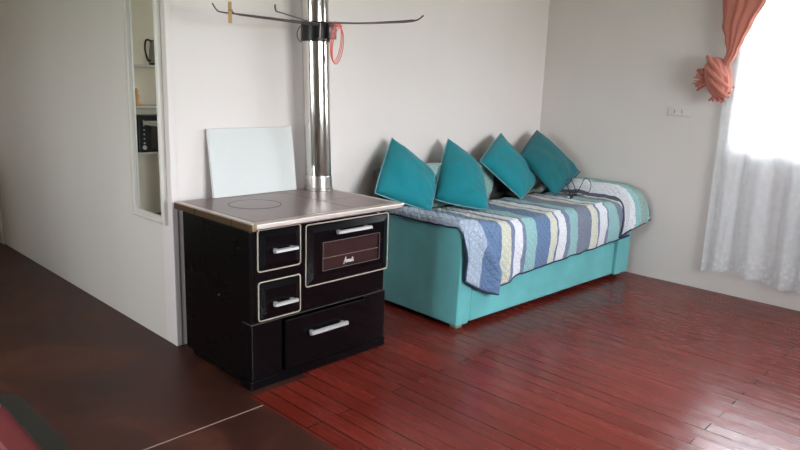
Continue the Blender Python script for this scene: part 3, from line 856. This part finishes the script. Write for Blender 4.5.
pillow([(1.782,-.321,.713),(2.03,-.605,.655),(2.385,-.26,.872),(2.130,-.132,1.105)], .17, 'teal pillow second from the stove, lower corner pointing right', M['pillow'], M['piping'], -.06)
pillow([(2.361,-.264,.940),(2.61,-.495,.658),(3.03,-.350,.738),(2.803,-.126,1.129)], .14, 'teal pillow third from the stove, leaning on the darker one', M['pillow'], M['piping'])
pillow([(2.94,-.235,.955),(2.96,-.575,.664),(3.485,-.492,.803),(3.335,-.125,1.138)], .14, 'darkest teal pillow, in the corner by the right wall', M['pillow2'], M['pipingdk'])

# ------------------------------------------------------------------ black cable lying on the blanket
CB = empty('cable', (3.2, -.58, .66)); tag(CB, 'tangled black charger cable beside the corner pillow', 'cable')
bm = bmesh.new()
tube(bm, smooth_path([(3.02,-.685,.657),(3.06,-.66,.662),(3.11,-.61,.70),(3.16,-.55,.755),(3.215,-.56,.775),(3.235,-.58,.73),(3.225,-.61,.672),(3.20,-.63,.656),(3.16,-.60,.656),(3.20,-.57,.66),(3.24,-.61,.668),(3.245,-.64,.72),(3.235,-.67,.78),(3.24,-.70,.79),(3.245,-.73,.75),(3.235,-.725,.69),(3.215,-.69,.660),(3.17,-.66,.656),(3.08,-.67,.656),(3.02,-.70,.656)], 7), .0032, 7)
tube(bm, smooth_path([(3.22,-.60,.664),(3.16,-.64,.658),(3.09,-.62,.658),(3.07,-.65,.665),(3.10,-.69,.668),(3.15,-.67,.66),(3.12,-.64,.668),(3.04,-.68,.660)], 6), .0036, 7)
o = obj('lead', bm, M['blackp'], CB, True); o.location = -CB.location
bm = bmesh.new(); box(bm, 2.985, 3.02, -.705, -.67, .648, .678, .005, 2)
o = obj('charger', bm, M['blackp'], CB); o.location = -CB.location
bm = bmesh.new(); box(bm, 2.970, 2.986, -.697, -.680, .654, .671, .003, 1)
o = obj('plug', bm, M['plastic'], CB); o.location = -CB.location; o['label'] = 'white plug end'

# ------------------------------------------------------------------ wall socket
SK = empty('wall_socket', (W, -1.240, 1.358)); tag(SK, 'double white wall socket left of the salmon curtain', 'socket')
bm = bmesh.new(); box(bm, -.009, -.0005, -.083, .083, -.036, .036, .004, 2); obj('plate', bm, M['plastic'], SK, True, auto=30)
for yy in (-.028, .028):
    bm = bmesh.new(); box(bm, -.0098, -.008, yy-.020, yy+.020, -.026, .026, .002, 1); k_ = obj('rocker', bm, M['plastic'], SK)
    bm = bmesh.new(); box(bm, -.0104, -.0095, yy+.002, yy+.006, -.015, .012); o = obj('slot', bm, M['darkgap'], k_)

# ------------------------------------------------------------------ curtains
ROD = empty('curtain_rod', (W-.09, -2.6, 2.46)); tag(ROD, 'white curtain rod above the window', 'curtain rod')
bm = bmesh.new(); tube(bm, [(0, -1.35, 0), (0, 1.25, 0)], .011, 14); obj('pole', bm, M['whitepaint'], ROD, True)
for yy in (-1.3, 1.2):
    bm = bmesh.new(); box(bm, -.008, .0895, yy-.01, yy+.01, -.012, .012, .003, 1); obj('bracket', bm, M['whitepaint'], ROD)
# sheer
bm = bmesh.new(); pts = []
NY, NZ = 220, 44
for i in range(NY+1):
    s = i/NY; row = []
    for j in range(NZ+1):
        t = j/NZ                                    # 0 top, 1 hem
        ytop, ybot = lerp(-1.585, -3.60, s), lerp(-1.57, -3.80, s)
        y = lerp(ytop, ybot, t**1.3)
        hem = .155 + .014*abs(math.sin(s*60)) + .02*math.sin(s*17)
        z = lerp(2.44, hem, t)
        ph = s*74 + .9*math.sin(s*19) + .5*math.sin(t*2.2+s*5)
        amp = .014+.014*t
        x = W-.058 + amp*math.sin(ph) + .008*math.sin(ph*2.3+t*3)
        row.append((min(x, W-.012), y+.010*math.sin(ph*.5+t*3), z))
    pts.append(row)
grid(bm, pts)
tag(obj('sheer_curtain', bm, M['sheer'], None, True), 'long sheer white curtain with a lacy hem over the window', 'curtain')
# salmon curtain tied in a knot
KC = empty('knotted_curtain', (W-.12, -1.56, 1.6)); tag(KC, 'salmon curtain tied up in a knot beside the bright window', 'curtain')
bm = bmesh.new()
zc = [2.45, 2.3, 2.15, 2.05, 1.95, 1.87, 1.80, 1.75, 1.70]
tabc = [(1.70,-1.580),(1.80,-1.612),(1.95,-1.620),(2.15,-1.652),(2.45,-1.70)]
tabw = [(1.70,.030),(1.80,.038),(1.88,.062),(1.98,.098),(2.15,.142),(2.45,.22)]
tabd = [(1.70,.026),(1.80,.030),(2.15,.042),(2.45,.045)]
pts = []
NP = 96; NZ = 40
for j in range(NZ+1):
    z = lerp(2.45, 1.70, j/NZ); cy, wy, dx = interp(tabc, z), interp(tabw, z), interp(tabd, z)
    row = []
    for k in range(NP+1):
        a = 2*PI*k/NP
        f = 1 + .16*math.sin(9*a + 1.5*math.sin(2*a)+ (2.4-z)*1.2) + .07*math.sin(17*a+1)
        row.append((W-.118+dx*f*math.cos(a), cy+wy*(1+.3*(f-1))*math.sin(a), z))
    pts.append(row)
grid(bm, pts); bmesh.ops.remove_doubles(bm, verts=bm.verts, dist=.0004)
o = obj('drop', bm, M['orange'], KC, True); o.location = -KC.location
# the knot: a twisted bundle, folds wrapping diagonally
def blob(name, cen, ry, rz, rx, tilt, twist, nf, amp, seedv, m=None):
    bm = bmesh.new(); pts = []
    A, Bn = 60, 110
    for i in range(A+1):
        v = i/A; th = PI*v; row = []
        for k in range(Bn+1):
            a = 2*PI*k/Bn
            s = math.sin(th)**.75
            f = 1+amp*math.sin(nf*a+twist*v+seedv)*(.4+.6*s) + amp*.55*math.sin((nf*2+1)*a+twist*1.3*v+2*seedv) + .06*noise.noise(V((math.cos(a)*2, math.sin(a)*2, v*3+seedv)))
            p = V((rx*s*f*math.cos(a), ry*s*f*math.sin(a), rz*math.cos(th)))
            p = Matrix.Rotation(tilt, 3, 'X') @ p
            row.append(p+V(cen))
        pts.append(row)
    grid(bm, pts); bmesh.ops.remove_doubles(bm, verts=bm.verts, dist=.0004)
    o = obj(name, bm, m or M['orange'], KC, True); o.location = -KC.location
blob('knot', (W-.125, -1.540, 1.612), .080, .150, .075, math.radians(-20), 4.2, 5, .09, 1.0)
# wrap bands over the knot
bm = bmesh.new()
for q in range(3):
    pts_ = []
    for i in range(25):
        t = i/24; a = math.radians(lerp(150, -150, t))
        zc_ = lerp(1.69, 1.56, q/2) + .075*math.sin(a)
        s = .078*(1-.15*abs(q-1))
        cyy = -1.542-.0*q+ .02*(zc_-1.6)/-.1*-1*.6
        pts_.append((W-.125-s*1.02*math.cos(a)*1.0, cyy + s*math.sin(a), zc_))
    tube(bm, smooth_path(pts_, 2), [.006+.011*math.sin(PI*i/48) for i in range(49)], 8)
o = obj('knot_fold', bm, M['orange'], KC, True); o.location = -KC.location
# frilled ends
def frill(c0, spread, ln, dirv, nfold, seedv):
    bm = bmesh.new(); pts = []
    d = V(dirv).normalized()
    for i in range(10):
        t = i/9; row = []
        for k in range(61):
            a = k/60; ang = (a-.5)*spread
            dd = Matrix.Rotation(ang, 3, 'X') @ d
            rr = ln*(.25+.75*t)*(1+.16*math.sin(a*nfold*5+seedv)+.06*math.sin(a*41))
            off = .022*t*math.sin(a*nfold*2*PI+seedv)
            row.append(V(c0)+dd*rr+V((off-.01*t, 0, .006*math.sin(a*30))))
        pts.append(row)
    grid(bm, pts)
    o = obj('frill', bm, M['orange'], KC, True); o.location = -KC.location
    md = o.modifiers.new('t', 'SOLIDIFY'); md.thickness = .004
frill((W-.125,-1.515,1.60), 1.5, .125, (0,1,.05), 5, 0)
frill((W-.135,-1.510,1.575), 1.2, .110, (0,1,.35), 4, 2)
frill((W-.115,-1.555,1.53), 1.6, .085, (0,-.8,-.5), 5, 1)
frill((W-.13,-1.545,1.52), 1.5, .075, (0,-.1,-1), 5, 3)

# ------------------------------------------------------------------ table in the near left corner
TB = empty('dining_table', (-1.66, -2.3, 0)); tag(TB, 'table with red cloth and dark rim at the lower left corner', 'table')
def rrect(x0,x1,y0,y1,r,n=8):
    out = []
    for cx, cy, a0 in ((x1-r,y1-r,0),(x0+r,y1-r,90),(x0+r,y0+r,180),(x1-r,y0+r,270)):
        for i in range(n+1):
            a = math.radians(a0+90*i/n); out.append((cx+r*math.cos(a), cy+r*math.sin(a)))
    return out
def slab(o_, z0, z1, inner=None):
    bm = bmesh.new()
    a = [bm.verts.new((x,y,z0)) for x,y in o_]; b = [bm.verts.new((x,y,z1)) for x,y in o_]; n = len(o_)
    for k in range(n): bm.faces.new((a[k],a[(k+1)%n],b[(k+1)%n],b[k]))
    if inner:
        c = [bm.verts.new((x,y,z1)) for x,y in inner]; d = [bm.verts.new((x,y,z0)) for x,y in inner]
        for k in range(n):
            bm.faces.new((b[k],b[(k+1)%n],c[(k+1)%n],c[k])); bm.faces.new((c[k],c[(k+1)%n],d[(k+1)%n],d[k])); bm.faces.new((d[k],d[(k+1)%n],a[(k+1)%n],a[k]))
    else: bm.faces.new(b); bm.faces.new(a[::-1])
    return bm
X0,X1,Y0,Y1 = -.44,.395,-.62,.645
rim = slab(rrect(X0,X1,Y0,Y1,.09), .715, .752, rrect(X0+.042,X1-.042,Y0+.042,Y1-.042,.05))
bmesh.ops.bevel(rim, geom=[e for e in rim.edges if all(v.co.z > .75 for v in e.verts)][:0] or [e for e in rim.edges if all(v.co.z > .75 for v in e.verts) and len(e.link_faces)==2 and abs(e.calc_face_angle(0))>1], offset=.006, segments=2, affect='EDGES')
obj('rim', rim, M['greenrim'], TB, True, auto=50)
obj('tabletop', slab(rrect(X0+.042,X1-.042,Y0+.042,Y1-.042,.05), .72, .745), M['redcloth'], TB)
bm = bmesh.new()
for k, xx in enumerate((.30,)):
    box(bm, xx-.004-.002*k, xx+.004, Y0+.08, Y1-.12-.05*k, .7449, .7458)  # thin paler strip running along the tabletop
o = obj('cloth_line', bm, M['pinkline'], TB); o['label'] = 'pale pink line'
for sx_ in (X0+.06, X1-.10):
    for sy_ in (Y0+.06, Y1-.10):
        bm = bmesh.new(); box(bm, sx_, sx_+.04, sy_, sy_+.04, 0, .72, .004, 1); obj('leg', bm, M['greenrim'], TB)

# ------------------------------------------------------------------ what the mirror shows: shelves at the hall's end
SH = empty('shelf_unit', (-1.75, 3.5, 0)); tag(SH, 'white open shelf unit seen reflected in the tall mirror', 'shelf')
def shp(name, bm, m): o = obj(name, bm, m, SH); o.location = -SH.location; return o
for z in (1.165, 1.575):
    shp('shelf_board', B(-2.2, -1.325, 3.30, 3.60, z, z+.022, .002, 1), M['whitepaint'])
shp('side_panel', B(-1.345, -1.325, 3.31, 3.60, 0, 1.575, .002, 1), M['whitepaint'])
shp('side_panel', B(-2.2, -2.18, 3.31, 3.60, 0, 1.575, .002, 1), M['whitepaint'])
shp('shelf_board', B(-2.18, -1.345, 3.31, 3.60, .695, .715, .002, 1), M['whitepaint'])
# kettle on the top board
KT = empty('kettle', (-1.645, 3.42, 1.597)); tag(KT, 'pale jug kettle with black handle on the reflected top shelf', 'kettle')
bm = bmesh.new(); lathe(bm, [(.078, 0), (.080, .02)], 32); obj('base', bm, M['blackp'], KT, True, auto=30)
bm = bmesh.new(); lathe(bm, [(.076, .02), (.08, .05), (.072, .15), (.062, .225), (.055, .235)], 32); obj('body', bm, mat('kettle_grey', srgb(150,146,138), .3), KT, True, auto=40)
bm = bmesh.new(); lathe(bm, [(.056, .235), (.05, .248), (.012, .252), (.010, .268), (.001, .27)], 24); obj('lid', bm, M['blackp'], KT, True, auto=30)
bm = bmesh.new(); tube(bm, smooth_path([(.055,-.01,.235),(.10,-.015,.25),(.125,-.02,.225),(.132,-.02,.16),(.12,-.02,.09),(.10,-.015,.045),(.07,-.01,.04)], 5), .010, 8); obj('handle', bm, M['blackp'], KT, True)
# carved figure
bm = bmesh.new(); lathe(bm, [(.035,0),(.037,.02),(.022,.05),(.03,.085),(.026,.11),(.014,.125),(.022,.145),(.018,.165),(.002,.175)], 20, (-1.385, 3.36, 1.1875))
tag(obj('wooden_figure', bm, M['rawwood'], None, True), 'small orange wooden figure on the reflected middle shelf', 'figurine')
# black oven under the shelf
OV = empty('tabletop_oven', (-1.62, 3.42, .7155)); tag(OV, 'black tabletop oven with white dials on the reflected lower shelf', 'oven')
bm = bmesh.new(); box(bm, -.26, .255, -.11, .16, .0005, .37, .008, 2); obj('body', bm, M['blackp'], OV)
bm = bmesh.new(); box(bm, -.24, .13, -.118, -.11, .04, .33, .003, 1); obj('door', bm, M['ovenglass'], OV)
for i in range(7):
    bm = bmesh.new(); tube(bm, [(.20,-.109,.05+.045*i),(.20,-.119,.05+.045*i)], .008 if i else .022, 12); obj('dial', bm, M['plastic'], OV)
# white stand in front
WS = empty('side_stand', (-1.75, 2.95, 0)); tag(WS, 'plain white stand before the oven in the mirror', 'stand')
def wsp(name, bm): o = obj(name, bm, M['whitepaint'], WS); o.location = -WS.location
wsp('top', B(-2.1, -1.315, 2.80, 3.10, 1.015, 1.05, .003, 1))
wsp('side_panel', B(-1.52, -1.455, 2.82, 3.08, 0, 1.015, .002, 1)); wsp('side_panel', B(-2.06, -2.03, 2.82, 3.08, 0, 1.015, .002, 1))

# ------------------------------------------------------------------ light
w = bpy.data.worlds.new('World'); bpy.context.scene.world = w; w.use_nodes = True
nt = w.node_tree; nt.nodes.clear()
out = nt.nodes.new('ShaderNodeOutputWorld'); bg = nt.nodes.new('ShaderNodeBackground')
tc = nt.nodes.new('ShaderNodeTexCoord'); sp_ = nt.nodes.new('ShaderNodeSeparateXYZ'); nt.links.new(tc.outputs['Generated'], sp_.inputs[0])
rp = nt.nodes.new('ShaderNodeValToRGB'); rp.color_ramp.elements[0].position = .46; rp.color_ramp.elements[0].color = (.40,.44,.40,1)
rp.color_ramp.elements[1].position = .54; rp.color_ramp.elements[1].color = (.89,.94,1,1)
mr = nt.nodes.new('ShaderNodeMapRange'); mr.inputs['From Min'].default_value = -1; nt.links.new(sp_.outputs[2], mr.inputs['Value'])
nt.links.new(mr.outputs[0], rp.inputs[0]); nt.links.new(rp.outputs[0], bg.inputs[0])
bg.inputs[1].default_value = 20.0
nt.links.new(bg.outputs[0], out.inputs[0])
def portal(name, loc, rot, sx, sy):
    l = bpy.data.lights.new(name, 'AREA'); l.shape = 'RECTANGLE'; l.size = sx; l.size_y = sy
    l.cycles.is_portal = True
    o = bpy.data.objects.new(name, l); o.location = loc; o.rotation_euler = rot; C.objects.link(o)
portal('window_daylight', (W+.13, (WY0+WY1)/2, (WZ0+WZ1)/2), (0, PI/2, 0), WZ1-WZ0, WY1-WY0)
portal('front_daylight', ((FX0+FX1)/2, YF-.13, (FZ0+FZ1)/2), (PI/2, 0, 0), FX1-FX0, FZ1-FZ0)
portal('added_left_daylight', (XL-.13, (LW[0]+LW[1])/2, (LW[2]+LW[3])/2), (0, -PI/2, 0), LW[3]-LW[2], LW[1]-LW[0])  # portal of the added left opening

portal('added_hall_daylight', (XL-.13, (LW2[0]+LW2[1])/2, (LW2[2]+LW2[3])/2), (0, -PI/2, 0), LW2[3]-LW2[2], LW2[1]-LW2[0])  # portal of the added hall opening

# ------------------------------------------------------------------ camera
cam = bpy.data.cameras.new('camera'); co = bpy.data.objects.new('camera', cam); C.objects.link(co)
r = V((.69635,-.7169,.03382)); u = V((.12532,.16786,.97781)); f = V((.70667,.67667,-.20673))
co.matrix_world = Matrix(((r.x,u.x,-f.x,-1.69381),(r.y,u.y,-f.y,-3.32847),(r.z,u.z,-f.z,1.48856),(0,0,0,1)))
cam.sensor_width = 36; cam.lens = 664.91/800*36; cam.clip_start = .02
sc = bpy.context.scene; sc.camera = co
sc.view_settings.view_transform = 'Standard'; sc.view_settings.look = 'None'; sc.view_settings.gamma = 1; sc.view_settings.use_curve_mapping = False
sc.view_settings.exposure = .68
sc.cycles.use_denoising = True
sc.cycles.max_bounces = 12; sc.cycles.diffuse_bounces = 6; sc.cycles.glossy_bounces = 6; sc.cycles.transparent_max_bounces = 16
sc.cycles.sample_clamp_indirect = 8
